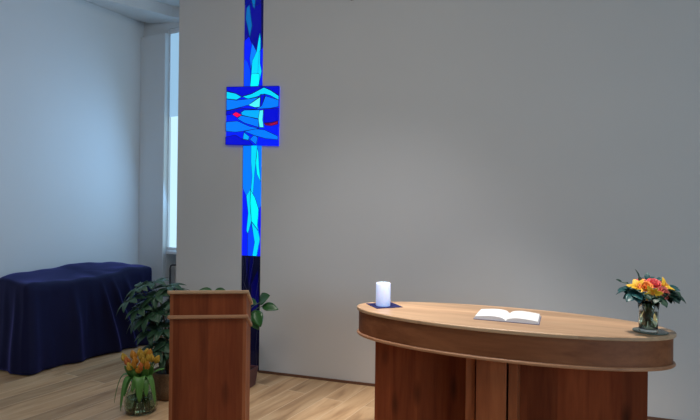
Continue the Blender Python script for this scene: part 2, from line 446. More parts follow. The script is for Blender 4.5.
# square panel
SQ0, SQ1, SZ0, SZ1 = -0.399, 0.175, 2.222, 2.800
bm = bmesh.new(); bl = bmesh.new()
box(bm, SQ0, SQ1, -0.022, -0.001, SZ0, SZ1, IX['royal'])
def sq(p): return (SQ0+(SQ1-SQ0)*min(1, max(0, (p[0]-40)/308)), SZ1-(SZ1-SZ0)*min(1, max(0, (p[1]-38)/342)))
sqp = [
    ('ultra', [(40, 38), (348, 38), (348, 92), (300, 60), (262, 43), (190, 80), (135, 95), (90, 75), (40, 62)]),
    ('cyan', [(40, 66), (95, 78), (132, 99), (100, 115), (40, 108)]),
    ('cyan', [(135, 97), (190, 82), (262, 45), (300, 62), (348, 95), (348, 118), (300, 92), (265, 82), (215, 100), (170, 110)]),
    ('azure', [(40, 110), (100, 118), (170, 111), (236, 100), (175, 145), (120, 160), (80, 170), (40, 178)]),
    ('ultra', [(242, 84), (270, 86), (252, 150), (240, 158), (245, 110)]),
    ('azure', [(272, 95), (348, 118), (348, 155), (300, 165), (215, 170), (252, 150)]),
    ('ice', [(172, 147), (242, 100), (240, 158), (210, 160)]),
    ('ultra', [(40, 182), (120, 163), (215, 172), (150, 176), (128, 190), (80, 198), (40, 205)]),
    ('sky', [(130, 190), (150, 176), (240, 175), (236, 226), (180, 215), (135, 205)]),
    ('azure', [(130, 207), (180, 216), (235, 230), (236, 275), (150, 250), (108, 226)]),
    ('red', [(78, 200), (100, 187), (136, 205), (106, 219)]),
    ('ultra', [(264, 168), (348, 165), (348, 236), (310, 247), (268, 250)]),
    ('ice', [(240, 178), (262, 175), (258, 230), (265, 276), (240, 275), (233, 225)]),
    ('wine', [(268, 252), (310, 249), (346, 237), (346, 256), (310, 266), (275, 263)]),
    ('red', [(276, 256), (312, 254), (344, 244), (344, 249), (310, 260)]),
    ('azure', [(40, 246), (110, 240), (180, 270), (240, 281), (160, 296), (100, 305), (40, 300)]),
    ('azure', [(150, 300), (220, 285), (270, 290), (348, 325), (348, 345), (280, 340), (220, 325)]),
    ('sky', [(150, 305), (182, 330), (176, 350), (144, 345)]),
    ('azure', [(185, 345), (210, 320), (232, 335), (222, 376)]),
    ('ultra', [(40, 335), (100, 322), (142, 346), (180, 352), (205, 380), (40, 380)]),
]
for i, (c, pts) in enumerate(sqp):
    P = [sq(p) for p in pts]
    pane(bm, P, -0.0226-0.0004*i, -0.020, IX[c]); leads(bl, P, -0.0226-0.0004*i-0.0010, 0.0045)
SH = Matrix(((1, 0, 0, 0), (0, 1, 0, 0), (-0.045, 0, 1, -0.045*0.112), (0, 0, 0, 1)))   # the panel hangs slightly askew
bm.transform(SH); bl.transform(SH)
o = obj('square_panel', bm, gm, cross)
obj('leading', bl, MATS['lead_line'], o)

# small dark fitting high on the grey wall
bm = bmesh.new()
Mw = Matrix.Translation(WO) @ Matrix.Rotation(WALL, 4, 'Z')
lathe(bm, [(0.028, 0.0), (0.028, 0.006), (0.012, 0.010), (0.011, 0.05), (0.019, 0.055), (0.019, 0.066), (0.006, 0.07)], 20)
bm.transform(Matrix.Translation(WO + WD*0.898 + V((0, 0, 3.567))) @ Matrix.Rotation(WALL, 4, 'Z') @ Matrix.Rotation(PI/2, 4, 'X'))
tag(obj('wall_knob', bm, MATS['dark_metal'], smooth=True), 'small dark knob high on the grey wall above the altar', 'knob')

# ------------------------------------------------------------------ COVERED FURNITURE in the bay
def cover():
    L, D = 1.47, 0.49
    P0 = V((-3.037, 4.891, 0))                  # front left foot; local x along E1, local y = -E2 (towards the wall)
    bm = bmesh.new()
    N = 360
    per = 2*(L+D)
    rr = 0.028
    def edge(s):
        """point on the rounded rectangle outline at arc position s and its outward normal"""
        s = s % per
        if s < L: p, n = V((s, 0)), V((0, -1))
        elif s < L+D: p, n = V((L, s-L)), V((1, 0))
        elif s < 2*L+D: p, n = V((L-(s-L-D), D)), V((0, 1))
        else: p, n = V((0, D-(s-2*L-D))), V((-1, 0))
        return p, n
    def rounded(p):
        q = V((min(max(p.x, rr), L-rr), min(max(p.y, rr), D-rr)))
        d = p-q
        if d.length > rr: p = q + d.normalized()*rr
        return p
    def hl(pts, t):
        for (a, ya), (b2, yb) in zip(pts, pts[1:]):
            if t <= b2:
                k = (t-a)/(b2-a); k = max(0, min(1, k)); return ya+(yb-ya)*k
        return pts[-1][1]
    front = [(0, .865), (.5, .850), (.75, .850), (1.0, .880), (1.25, .905), (1.47, .905)]
    back = [(0, .905), (.45, .935), (.85, .968), (1.1, .958), (1.3, .935), (1.47, .920)]
    def top(p):
        t = p.x; k = max(0, min(1, p.y/D))
        k = k*k*(3-2*k)*0.6+k*0.4
        z = hl(front, t)*(1-k)+hl(back, t)*k
        z += 0.004*math.sin(t*23+p.y*9) + 0.004*math.sin(t*11-p.y*17+1)
        z += 0.022*math.exp(-((t-1.15)/.09)**2)*math.sin(p.y*14+0.5)*(1-k)
        return z
    rows = []
    C = V((L/2, D/2))
    for f in (0.12, 0.3, 0.5, 0.68, 0.82, 0.91, 0.96, 0.985, 1.0):
        row = []
        for i in range(N):
            p, n = edge(i/N*per); p = rounded(p)
            q = C + (p-C)*f if f < 1 else p
            z = top(q) - (0.0 if f < .95 else 0.008 if f < .98 else 0.016 if f < .99 else 0.03)
            row.append(bm.verts.new((q.x, q.y, z)))
        rows.append(row)
    # hanging skirt with folds that deepen towards the hem
    M = 26
    folds = [(0.07, .05, .022, .00), (0.24, .06, -.020, .10), (0.47, .05, .035, .06), (0.62, .04, -.02, .08), (0.78, .035, .050, .20), (0.90, .035, .055, .30), (1.05, .045, .045, .30), (1.30, .05, .03, .05),
             (1.60, .06, .025, 0), (1.80, .05, .02, 0), (3.60, .05, .012, 0), (3.78, .05, .02, .0), (3.95, .05, -.012, 0)]
    for j in range(1, M+1):
        v = j/M
        row = []
        for i in range(N):
            s = i/N*per
            p, n = edge(s); p = rounded(p)
            z0 = top(p)-0.03
            z = z0*(1-v) + 0.012*v
            off = 0.006 + 0.018*v
            for c, w, a, slant in folds:
                ds = s - (c + slant*v)
                env = min(1, v*2.2)
                off += a*env*math.exp(-(ds/(w*(0.6+0.7*v)))**2)
            off += 0.006*v*math.sin(s*29) + 0.007*v*math.sin(s*13+2*v) + 0.004*math.sin(s*7+9*v)
            off += 0.016*math.sin(PI*min(1, v*3))*math.exp(-((s-1.02)/.10)**2)
            q = p + n*max(0.004, off)
            if s > L+D and s < 2*L+D: q = p + n*0.006
            row.append(bm.verts.new((q.x, q.y, z)))
        rows.append(row)
    for a, b2 in zip(rows, rows[1:]):
        for k in range(N): bm.faces.new((a[k], a[(k+1) % N], b2[(k+1) % N], b2[k]))
    bm.faces.new(rows[0])
    M4 = Matrix(((E1.x, -E2.x, 0, P0.x), (E1.y, -E2.y, 0, P0.y), (0, 0, 1, 0), (0, 0, 0, 1)))
    t = thing('covered_furniture', 'long low piece of furniture hidden under a navy blue cloth by the white wall', 'covered furniture', P0, GRID)
    o = obj('cloth_cover', bm, MATS['navy_cloth'], t, smooth=True)
    sd = o.modifiers.new('Thickness', 'SOLIDIFY'); sd.thickness = 0.004; sd.offset = -1
    # the box-like body under the cloth
    bm = bmesh.new()
    box(bm, 0.06, L-0.06, 0.06, D-0.06, 0.0, 0.60)
    prism(bm, [(0.06, .80), (D-.06, .83), (D-.06, .60), (0.06, .60)], lambda p: V((0.06, p[0], p[1])), lambda p: V((L-0.06, p[0], p[1])))
    obj('body', bm, MATS['skirting_wood'], t)
cover()

# ------------------------------------------------------------------ LECTERN
LY = math.radians(6.5)
lec = thing('lectern', 'tall reddish wooden lectern with sloped desk in front of the glass cross', 'lectern', (-0.853, 3.163, 0), LY)
W2, DP = 0.2275, 0.36
SLOPE = 0.13/0.36
def lz(y, z0): return z0 - SLOPE*y
bm = bmesh.new()
prism(bm, [(0.0, 0.0), (0.022, 0.0), (0.022, lz(.022, 1.078)), (0, lz(0, 1.078))], lambda p: V((-W2+.02, p[0], p[1])), lambda p: V((W2-.02, p[0], p[1])))
obj('front_panel', bm, MATS['panel_wood'], lec)
for s in (-1, 1):
    bm = bmesh.new()
    a, b2 = sorted((s*W2, s*(W2-0.02)))
    prism(bm, [(0.0, 0.0), (DP, 0.0), (DP, lz(DP, 1.078)), (0, lz(0, 1.078))], lambda p: V((a, p[0], p[1])), lambda p: V((b2, p[0], p[1])))
    obj('side_panel', bm, MATS['pilaster_wood'], lec)
bm = bmesh.new()
for zz, hh, ov in ((0.927, 0.022, 0.012),):
    O = [(-W2-ov, -ov), (W2+ov, -ov), (W2+ov, DP), (-W2-ov, DP)]
    prism(bm, O, lambda p: V((p[0], p[1], lz(p[1], zz))), lambda p: V((p[0], p[1], lz(p[1], zz+hh))))
obj('moulding', bm, MATS['edge_wood'], lec, bevel=0.004)
bm = bmesh.new()
O = [(-W2-.014, -.014), (W2+.014, -.014), (W2+.014, DP+.012), (-W2-.014, DP+.012)]
prism(bm, O, lambda p: V((p[0], p[1], lz(p[1], 1.078))), lambda p: V((p[0], p[1], lz(p[1], 1.098))))
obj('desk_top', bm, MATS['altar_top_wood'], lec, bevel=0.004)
bm = bmesh.new(); box(bm, -W2+.02, W2-.02, .022, DP-.01, 0.45, 0.47)
obj('shelf', bm, MATS['panel_wood'], lec)

# ------------------------------------------------------------------ ALTAR
AY = math.radians(-22.5)
AC = V((0.937, 3.228, 0))
AA, AB = 0.942, 0.362
alt = thing('altar_table', 'large oval wooden altar table before the grey wall', 'altar', AC, AY)
def ell_ring(a, b2, n=128): return [(a*math.cos(2*PI*k/n), b2*math.sin(2*PI*k/n)) for k in range(n)]
def slab(bm, a, b2, z0, z1, rnd=0.004, n=128):
    prof = [(-rnd, z0), (0, z0+rnd), (0, z1-rnd), (-rnd*0.4, z1-rnd*0.4), (-rnd, z1)]
    rows = [[bm.verts.new((x, y, z)) for x, y in ell_ring(a+d, b2+d, n)] for d, z in prof]
    for r0, r1 in zip(rows, rows[1:]):
        for k in range(n): bm.faces.new((r0[k], r0[(k+1) % n], r1[(k+1) % n], r1[k]))
    bm.faces.new(list(reversed(rows[0]))); bm.faces.new(rows[-1])
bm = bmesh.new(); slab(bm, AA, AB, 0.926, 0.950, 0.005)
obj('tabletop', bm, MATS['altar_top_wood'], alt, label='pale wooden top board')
bm = bmesh.new(); slab(bm, AA-.014, AB-.014, 0.786, 0.926, 0.001)
obj('apron', bm, MATS['apron_wood'], alt)
bm = bmesh.new(); slab(bm, AA-.001, AB-.001, 0.766, 0.786, 0.006)
obj('moulding', bm, MATS['edge_wood'], alt)
for s in (-1, 1):
    bm = bmesh.new(); a, b2 = sorted((s*0.06, s*0.805)); box(bm, a, b2, -0.03, 0.03, 0, 0.768)
    obj('wing_panel', bm, MATS['panel_wood'], alt, bevel=0.003)
bm = bmesh.new(); box(bm, -0.10, 0.068, -0.255, -0.028, 0, 0.768)
obj('pilaster', bm, MATS['pilaster_wood'], alt, bevel=0.003)
for x0, x1 in ((-0.165, -0.110), (0.078, 0.128)):
    bm = bmesh.new(); box(bm, x0, x1, -0.225, -0.030, 0, 0.768)
    obj('side_strip', bm, MATS['pilaster_wood'], alt, bevel=0.003)
bm = bmesh.new(); box(bm, -0.03, 0.0, 0.031, 0.24, 0, 0.768)
obj('rear_panel', bm, MATS['panel_wood'], alt)
TOP = 0.950

# ------------------------------------------------------------------ CANDLE, MAT, BOOK
bm = bmesh.new(); box(bm, -0.095, 0.095, -0.095, 0.095, 0, 0.003)
tag(obj('candle_mat', bm, MATS['navy_felt'], loc=(0.242, 3.552, TOP+0.0003), rotz=math.radians(20)), 'small square navy mat under the white candle', 'mat')
cd = thing('pillar_candle', 'glowing white pillar candle on the left end of the altar', 'candle', (0.233, 3.535, TOP+0.0036))
bm = bmesh.new()
lathe(bm, [(0.046, 0.0), (0.049, 0.004), (0.049, 0.148), (0.0475, 0.154), (0.044, 0.156), (0.038, 0.152), (0.012, 0.150)], 40)
obj('wax_body', bm, MATS['candle_wax'], cd, smooth=True)
bm = bmesh.new(); tube(bm, [(0, 0, .149), (0.0005, 0, .155), (0.002, 0, .160)], 0.0014, 6)
obj('wick', bm, MATS['wick'], cd)

bk = thing('open_book', 'thick open book with blank-looking white pages on the altar', 'book', (0.975, 3.185, TOP+0.0003), AY)
PWD, PH = 0.178, 0.25
def prof(x):
    t = x/PWD
    return 0.006 + 0.023*math.sin(PI*min(1, t**0.6*0.80+0.02)) * (1-0.25*t) + 0.004*t
for s in (-1, 1):
    bm = bmesh.new(); n = 16
    rowsT = []; 
    xs = [PWD*i/(n-1) for i in range(n)]
    f = [[bm.verts.new((s*x, y, prof(x))) for x in xs] for y in (-PH/2, PH/2)]
    g = [[bm.verts.new((s*(x*1.03), y, 0.0045)) for x in xs] for y in (-PH/2, PH/2)]
    for i in range(n-1):
        bm.faces.new((f[0][i], f[0][i+1], f[1][i+1], f[1][i])).material_index = 0
        bm.faces.new((g[0][i], g[1][i], g[1][i+1], g[0][i+1])).material_index = 1
        bm.faces.new((f[0][i], g[0][i], g[0][i+1], f[0][i+1])).material_index = 1
        bm.faces.new((f[1][i], f[1][i+1], g[1][i+1], g[1][i])).material_index = 1
    for i in (0, n-1): bm.faces.new((f[0][i], f[1][i], g[1][i], g[0][i])).material_index = 1
    obj('page_block', bm, [MATS['page_paper'], MATS['page_block']], bk)
bm = bmesh.new(); box(bm, -PWD-.010, PWD+.010, -PH/2-.006, PH/2+.006, 0, 0.0043)
obj('book_cover', bm, MATS['book_cloth'], bk, bevel=0.001)

# ------------------------------------------------------------------ ALTAR FLOWERS
VP = V((1.652, 2.866, TOP))
bm = bmesh.new(); lathe(bm, [(0.06, 0), (0.086, 0.001), (0.088, 0.004), (0.086, 0.006), (0.06, 0.0045)], 48)
tag(obj('glass_plate', bm, MATS['smoked_glass'], loc=(1.664, 2.868, TOP+0.0003), smooth=True), 'round dark glass plate under the flower vase on the altar', 'plate')
vz = thing('glass_vase', 'clear glass vase of cut flowers on the right end of the altar', 'vase', VP+V((0, 0, 0.0052)))
bm = bmesh.new()
lathe(bm, [(0.042, 0.0), (0.047, 0.004), (0.048, 0.05), (0.050, 0.12), (0.058, 0.187), (0.0550, 0.187), (0.0470, 0.12), (0.0450, 0.05), (0.043, 0.014), (0.01, 0.012)], 48)
obj('vessel', bm, MATS['glass'], vz, smooth=True)
bm = bmesh.new(); lathe(bm, [(0.036, 0.0150), (0.0420, 0.016), (0.0442, 0.05), (0.0455, 0.11), (0.02, 0.1105)], 40)
obj('water', bm, MATS['water'], vz, smooth=True)
VB = VP + V((0, 0, 0.0052))
def frame(d):
    d = V(d).normalized(); a = d.cross(V((0, 0, 1)))
    if a.length < 1e-3: a = V((1, 0, 0))
    a.normalize(); return d, a, a.cross(d)
def foot_at(ang, r=0.030, z=0.022): return V((r*math.cos(ang), r*math.sin(ang), z))
def stem_to(bm, ang, head, r=0.0022):
    """stem from the vase foot, out through the mouth, to the head (vase coordinates)"""
    p0 = foot_at(ang+PI)
    hd = V(head); h2 = V((hd.x, hd.y, 0)); 
    k = min(1.0, 0.044/max(h2.length, 1e-4))
    mouth = V((hd.x*k, hd.y*k, 0.180))
    tube(bm, [p0, p0.lerp(mouth, .5), mouth, mouth.lerp(hd, .55)+V((0, 0, .008)), hd], r, 6)
def rose(name, label, off, d, R, mat, seed):
    rnd = random.Random(seed)
    t = thing(name, label, 'flower', VB, 0, 'cut flowers in the altar vase')
    bm = bmesh.new(); stem_to(bm, math.atan2(off[1], off[0]), off); obj('stem', bm, MATS['stem_green'], t, smooth=True)
    d, a, b2 = frame(d); c = V(off)
    bm = bmesh.new()
    for ring, (cnt, tilt, ln) in enumerate(((3, 0.12, .85), (4, 0.35, .95), (5, 0.65, 1.05), (6, 1.0, 1.1))):
        for k in range(cnt):
            an = 2*PI*k/cnt + ring*0.7 + rnd.uniform(-.15, .15)
            rad = a*math.cos(an)+b2*math.sin(an)
            dd = d*math.cos(tilt)+rad*math.sin(tilt)
            leaf(bm, c + rad*R*0.08*ring, dd, rad*-1 if False else d*math.sin(tilt)-rad*math.cos(tilt), R*ln, R*(0.75+0.12*ring), bend=0.10*ring-0.25, cup=0.35, n=7, power=0.62, tip=0.25)
    obj('bloom', bm, mat, t, smooth=True)
    bm = bmesh.new()
    for k in range(5):
        an = 2*PI*k/5; rad = a*math.cos(an)+b2*math.sin(an)
        leaf(bm, c-d*R*0.1, rad*0.8-d*0.4, d, R*0.6, R*0.2, bend=0.2, n=5)
    obj('sepals', bm, MATS['stem_green'], t)
    return t
def lily(name, label, off, d, R, mat, seed, petals=6, openness=1.0):
    rnd = random.Random(seed)
    t = thing(name, label, 'flower', VB, 0, 'cut flowers in the altar vase')
    bm = bmesh.new(); stem_to(bm, math.atan2(off[1], off[0]), off); obj('stem', bm, MATS['stem_green'], t, smooth=True)
    d, a, b2 = frame(d); c = V(off)
    bm = bmesh.new()
    for k in range(petals):
        an = 2*PI*k/petals + rnd.uniform(-.12, .12); tilt = openness + (0.18 if k % 2 else -0.1)
        rad = a*math.cos(an)+b2*math.sin(an)
        dd = d*math.cos(tilt)+rad*math.sin(tilt)
        leaf(bm, c, dd, d*math.sin(tilt)-rad*math.cos(tilt), R*rnd.uniform(.95, 1.1), R*(0.55 if k % 2 else .42), bend=0.22, cup=0.3, n=8, power=0.85, tip=0.04)
    obj('bloom', bm, mat, t, smooth=True)
    bm = bmesh.new()
    for k in range(6):
        an = 2*PI*k/6+.3; rad = a*math.cos(an)+b2*math.sin(an)
        p1 = c + d*R*.45 + rad*R*.13
        tube(bm, [c, c+d*R*.25+rad*R*.04, p1], 0.0007, 5); tube(bm, [p1-rad*.002, p1+rad*.004], 0.0014, 5)
    obj('stamens', bm, MATS['bloom_orange'], t)
    return t
lily('lily', 'large yellow lily at the left of the altar bouquet', (-0.068, -0.015, 0.236), (-0.45, -0.55, 0.60), 0.060, MATS['bloom_yellow'], 1)
lily('lily', 'large yellow lily at the right of the altar bouquet', (0.072, -0.01, 0.242), (0.35, -0.5, 0.65), 0.062, MATS['bloom_yellow'], 2)
lily('lily', 'yellow lily pointing down at the front of the altar bouquet', (-0.016, -0.060, 0.218), (-0.35, -0.85, -0.05), 0.052, MATS['bloom_yellow'], 3, 6, .8)
rose('rose', 'orange rose between the yellow lilies of the altar bouquet', (-0.035, -0.03, 0.238), (-0.3, -0.7, 0.7), 0.032, MATS['bloom_orange'], 4)
rose('rose', 'deep pink rose at the top middle of the altar bouquet', (0.018, -0.01, 0.250), (-0.1, -0.6, 0.8), 0.034, MATS['bloom_pink'], 5)
rose('rose', 'coral pink rose low at the right front of the altar bouquet', (0.036, -0.055, 0.215), (0.1, -0.9, 0.3), 0.032, MATS['bloom_coral'], 6)
rose('rose', 'small coral rose behind the top of the altar bouquet', (-0.015, 0.045, 0.250), (-0.1, -0.3, 0.9), 0.030, MATS['bloom_coral'], 8)

def sprig(label, end, leaves, mat, size, seed, wide=0.6, droop=0.3, sag=0.03):
    end = (end[0]-0.016, end[1], end[2])
    rnd = random.Random(seed)
    t = thing('leafy_sprig', label, 'foliage', VB, 0, 'leafy sprigs in the altar vase')
    e = V(end); k = min(1.0, 0.042/max(V((e.x, e.y, 0)).length, 1e-4)); mouth = V((e.x*k, e.y*k, 0.180))
    pts = [foot_at(math.atan2(e.y, e.x)+PI, 0.026), mouth*0.55+V((0, 0, .01)), mouth, mouth.lerp(e, .5)+V((0, 0, sag)), e]
    bm = bmesh.new(); tube(bm, pts, 0.0016, 6); obj('stem', bm, MATS['stem_green'], t, smooth=True)
    bm = bmesh.new()
    out = (e-mouth).normalized()
    for i in range(leaves):
        q = 0.35+0.65*i/max(1, leaves-1)
        p = mouth*(1-q)**2 + (mouth.lerp(e, .5)+V((0, 0, sag*1.6)))*2*q*(1-q) + e*q*q
        sd = out.cross(V((0, 0, 1))).normalized()*(1 if i % 2 else -1)
        if i == leaves-1: dd = out + V((0, 0, -droop))
        else: dd = out*0.5 + sd*rnd.uniform(.5, 1.0) + V((0, 0, rnd.uniform(-.9, .3)*droop*2))
        leaf(bm, p, dd, V((rnd.uniform(-.4, .4), rnd.uniform(-.9, 0), 1)), size*rnd.uniform(.8, 1.15), size*wide, bend=rnd.uniform(.1, .35), cup=.2, n=7, power=.75)
    for q in (.15, .3, .42):
        p = foot_at(math.atan2(e.y, e.x)+PI, 0.026).lerp(mouth*0.8+V((0, 0, .02)), q*1.5); an = rnd.uniform(0, 6.28)
        leaf(bm, p, (math.cos(an)*.25, math.sin(an)*.25, 1), (math.cos(an), math.sin(an), 0), 0.05, 0.014, bend=.05, n=5)
    obj('leaves', bm, mat, t, smooth=True)
sprig('teal leafy sprig drooping at the far left of the altar bouquet', (-0.128, -0.03, 0.225), 9, MATS['teal_leaf'], 0.062, 11, .65)
sprig('teal leafy sprig hanging low at the left front of the altar bouquet', (-0.108, -0.07, 0.205), 10, MATS['teal_leaf'], 0.066, 12, .75, .6)
sprig('dark leafy sprig hanging at the right of the altar bouquet', (0.125, -0.05, 0.205), 11, MATS['dark_leaf'], 0.070, 13, .75, .6)
sprig('dark leafy sprig reaching out at the far right of the altar bouquet', (0.135, 0.01, 0.228), 9, MATS['teal_leaf'], 0.062, 14, .7)
sprig('short leafy sprig under the lilies at the front of the altar bouquet', (0.02, -0.100, 0.185), 8, MATS['dark_leaf'], 0.056, 15, .7, .4)
sprig('dark leafy sprig under the left lily of the altar bouquet', (-0.055, -0.075, 0.200), 8, MATS['dark_leaf'], 0.055, 16, .7, .5)
sprig('leafy sprig rising at the back right of the altar bouquet', (0.095, 0.05, 0.262), 7, MATS['teal_leaf'], 0.048, 17, .6, .1)
sprig('thin dark sprig sticking up highest from the altar bouquet', (-0.022, 0.03, 0.285), 3, MATS['dark_leaf'], 0.050, 18, .35, .1)
sprig('leafy sprig rising behind the pink rose of the altar bouquet', (0.042, 0.06, 0.275), 5, MATS['teal_leaf'], 0.042, 19, .65, .1)
sprig('slender sprig with a bud leaf rising at the upper left of the altar bouquet', (-0.128, 0.01, 0.265), 3, MATS['dark_leaf'], 0.030, 20, .5, .1)
sprig('dark leafy sprig filling the right front of the altar bouquet', (0.080, -0.085, 0.200), 8, MATS['dark_leaf'], 0.056, 21, .7, .5)

# ------------------------------------------------------------------ TULIPS in a glass vase on the floor
TP = V((-1.62, 4.08, 0.0003))
tv = thing('bulbous_vase', 'bulbous clear glass vase of tulips standing on the floor left of the lectern', 'vase', TP)
bm = bmesh.new()
lathe(bm, [(0.070, 0.0), (0.105, 0.004), (0.122, 0.04), (0.124, 0.09), (0.108, 0.16), (0.082, 0.215), (0.074, 0.24), (0.080, 0.262), (0.0765, 0.262), (0.0705, 0.24), (0.0785, 0.214), (0.104, 0.16), (0.120, 0.09), (0.118, 0.042), (0.102, 0.012), (0.02, 0.010)], 48)
obj('vessel', bm, MATS['green_glass'], tv, smooth=True)
bm = bmesh.new(); lathe(bm, [(0.09, 0.0135), (0.1005, 0.014), (0.1155, 0.043), (0.1175, 0.088), (0.113, 0.112), (0.03, 0.1125)], 40)
obj('water', bm, MATS['water'], tv, smooth=True)
TZ = TP
heads = [ # x, y, z of the bloom base, colour, label
    (-0.115, -0.02, 0.395, 'gold', 'pale gold tulip leaning out at the far left of the floor vase'),
    (-0.080, -0.05, 0.375, 'coral', 'coral orange tulip at the left front of the floor vase'),
    (-0.050, -0.01, 0.405, 'amber', 'amber tulip in the tight bunch in the floor vase'),
    (-0.020, -0.05, 0.380, 'amber', 'amber tulip in the tight bunch in the floor vase'),
    (-0.025, 0.04, 0.415, 'gold', 'gold tulip standing highest at the middle of the floor vase'),
    (0.010, -0.02, 0.402, 'gold', 'gold tulip in the tight bunch in the floor vase'),
    (0.008, -0.085, 0.325, 'amber', 'amber tulip hanging lowest at the front of the floor vase'),
    (0.035, -0.05, 0.375, 'gold', 'gold tulip in the tight bunch in the floor vase'),
    (0.045, 0.03, 0.410, 'amber', 'amber tulip in the tight bunch in the floor vase'),
    (0.085, -0.02, 0.390, 'gold', 'gold tulip leaning out at the right of the floor vase'),
    (0.068, -0.07, 0.350, 'amber', 'amber tulip low at the right front of the floor vase'),
    (-0.048, -0.085, 0.345, 'gold', 'gold tulip low at the left front of the floor vase'),
    (0.098, 0.02, 0.370, 'gold', 'gold tulip at the right back of the floor vase'),
    (-0.075, 0.03, 0.400, 'amber', 'amber tulip at the left back of the floor vase'),
    (-0.030, -0.075, 0.352, 'amber', 'amber tulip in the tight bunch in the floor vase'),
    (0.035, -0.085, 0.345, 'coral', 'coral orange tulip at the front right of the floor vase'),
    (0.010, 0.05, 0.412, 'gold', 'gold tulip in the tight bunch in the floor vase'),
    (0.062, -0.02, 0.385, 'gold', 'gold tulip in the tight bunch in the floor vase'),
]
def tulip(i, hx, hy, hz, col, label):
    rnd = random.Random(40+i)
    t = thing('tulip', label, 'tulip', TZ, 0, 'tulips in the floor vase')
    h = V((hx, hy, hz)); an = 2*PI*i/len(heads)+0.4
    k = min(1.0, 0.050/max(V((hx, hy, 0)).length, 1e-4)); mouth = V((hx*k, hy*k, 0.245))
    f0 = V((0.055*math.cos(an), 0.055*math.sin(an), 0.022))
    bm = bmesh.new(); tube(bm, [f0, f0.lerp(mouth, .5), mouth, mouth.lerp(h, .55)+V((0, 0, .01)), h], 0.0035, 7)
    obj('stem', bm, MATS['stem_green'], t, smooth=True)
    d = V((hx*2.2+rnd.uniform(-.15, .15), hy*2.0-.05, 0.75)).normalized(); d, a, b2 = frame(d)
    bm = bmesh.new(); R = 0.068
    for k in range(6):
        q = 2*PI*k/6 + rnd.uniform(-.1, .1); rad = a*math.cos(q)+b2*math.sin(q)
        tilt = 0.42 if k % 2 else 0.30
        leaf(bm, h+rad*0.002, d*math.cos(tilt)+rad*math.sin(tilt), d*math.sin(tilt)-rad*math.cos(tilt), R*rnd.uniform(.95, 1.1), R*.62, bend=-0.38, cup=0.5, n=8, power=.72, tip=.06)
    obj('bloom', bm, MATS['tulip_'+col], t, smooth=True)
    bm = bmesh.new()
    if i in (1, 3, 6, 7, 9, 10, 11, 2):
        q = math.atan2(hy-.02, hx); o2 = V((math.cos(q), math.sin(q), 0))
        p = mouth + V((0, 0, .012))
        leaf(bm, p, o2*0.45+V((0, 0, 1)), -o2+V((0, 0, .3)), 0.15, 0.032, bend=0.05, cup=.5, n=9)
        obj('leaf', bm, MATS['tulip_leaf'], t, smooth=True)
    else: bm.free()
    return t
for i, a in enumerate(heads): tulip(i, *a)
# the big drooping leaves belong to three of the tulips
tl = [o for o in COL.objects if o.name.startswith('tulip') and o.parent is None]   # in order of making
def ribbon(bm, spine, width, side, cup=0.25):
    n = len(spine); side = V(side).normalized(); T, B = [], []
    for k, c in enumerate(spine):
        t = k/(n-1); d = (spine[min(k+1, n-1)]-spine[max(k-1, 0)]).normalized(); up = side.cross(d).normalized()
        if up.dot(V((0, -.3, 1))) < 0 and k == 0: side = -side; up = -up
        w = width*.5*(0.30+0.70*math.sin(PI*min(1, .12+t*.88)**.9)) if k < n-1 else width*.03
        row = [c-side*w+up*cup*w, c-side*w*.5+up*cup*w*.35, c, c+side*w*.5+up*cup*w*.35, c+side*w+up*cup*w]
        T.append([bm.verts.new(p+up*.0007) for p in row]); B.append([bm.verts.new(p-up*.0007) for p in row])
    for k in range(n-1):
        for j in range(4):
            bm.faces.new((T[k][j], T[k][j+1], T[k+1][j+1], T[k+1][j])); bm.faces.new((B[k][j], B[k+1][j], B[k+1][j+1], B[k][j+1]))
        for j in (0, 4): bm.faces.new((T[k][j], T[k+1][j], B[k+1][j], B[k][j]))
    for k in (0, n-1):
        for j in range(4): bm.faces.new((T[k][j], B[k][j], B[k][j+1], T[k][j+1]))
def big_leaf(par, p0, p1, p2, w, side):
    bm = bmesh.new(); ribbon(bm, curve_pts(p0, p1, p2, 14), w, side)
    obj('leaf', bm, MATS['tulip_leaf'], par, smooth=True)
big_leaf(tl[0], (-.050, -.045, .25), (-.125, -.08, .42), (-.165, -.10, .10), .045, (.3, -.9, 0))
big_leaf(tl[11], (-.035, -.060, .25), (-.070, -.13, .40), (-.095, -.15, .06), .050, (.9, -.5, 0))
big_leaf(tl[6], (.015, -.065, .25), (.040, -.14, .40), (.055, -.17, .13), .085, (1, .2, 0))
big_leaf(tl[10], (.045, -.050, .25), (.105, -.10, .40), (.155, -.12, .10), .050, (.5, .8, 0))
big_leaf(tl[9], (.055, -.020, .25), (.10, -.03, .33), (.19, -.03, .345), .045, (.2, 1, .3))
big_leaf(tl[7], (.03, -.06, .25), (.02, -.12, .37), (-.01, -.15, .20), .060, (1, 0, 0))
big_leaf(tl[1], (-.04, -.05, .25), (-.08, -.07, .33), (-.10, -.08, .38), .055, (1, -.3, 0))
big_leaf(tl[3], (-.01, -.06, .25), (-.02, -.09, .31), (-.03, -.10, .35), .060, (1, 0, 0))
big_leaf(tl[14], (-.03, -.05, .24), (-.06, -.10, .36), (-.075, -.13, .16), .060, (.9, -.3, 0))
big_leaf(tl[15], (.03, -.05, .24), (.075, -.11, .36), (.095, -.14, .16), .060, (.9, .4, 0))
big_leaf(tl[12], (.06, -.0, .25), (.08, -.02, .31), (.10, -.03, .36), .050, (.7, .6, 0))
big_leaf(tl[5], (.03, -.05, .25), (.06, -.07, .31), (.07, -.08, .36), .055, (1, .3, 0))

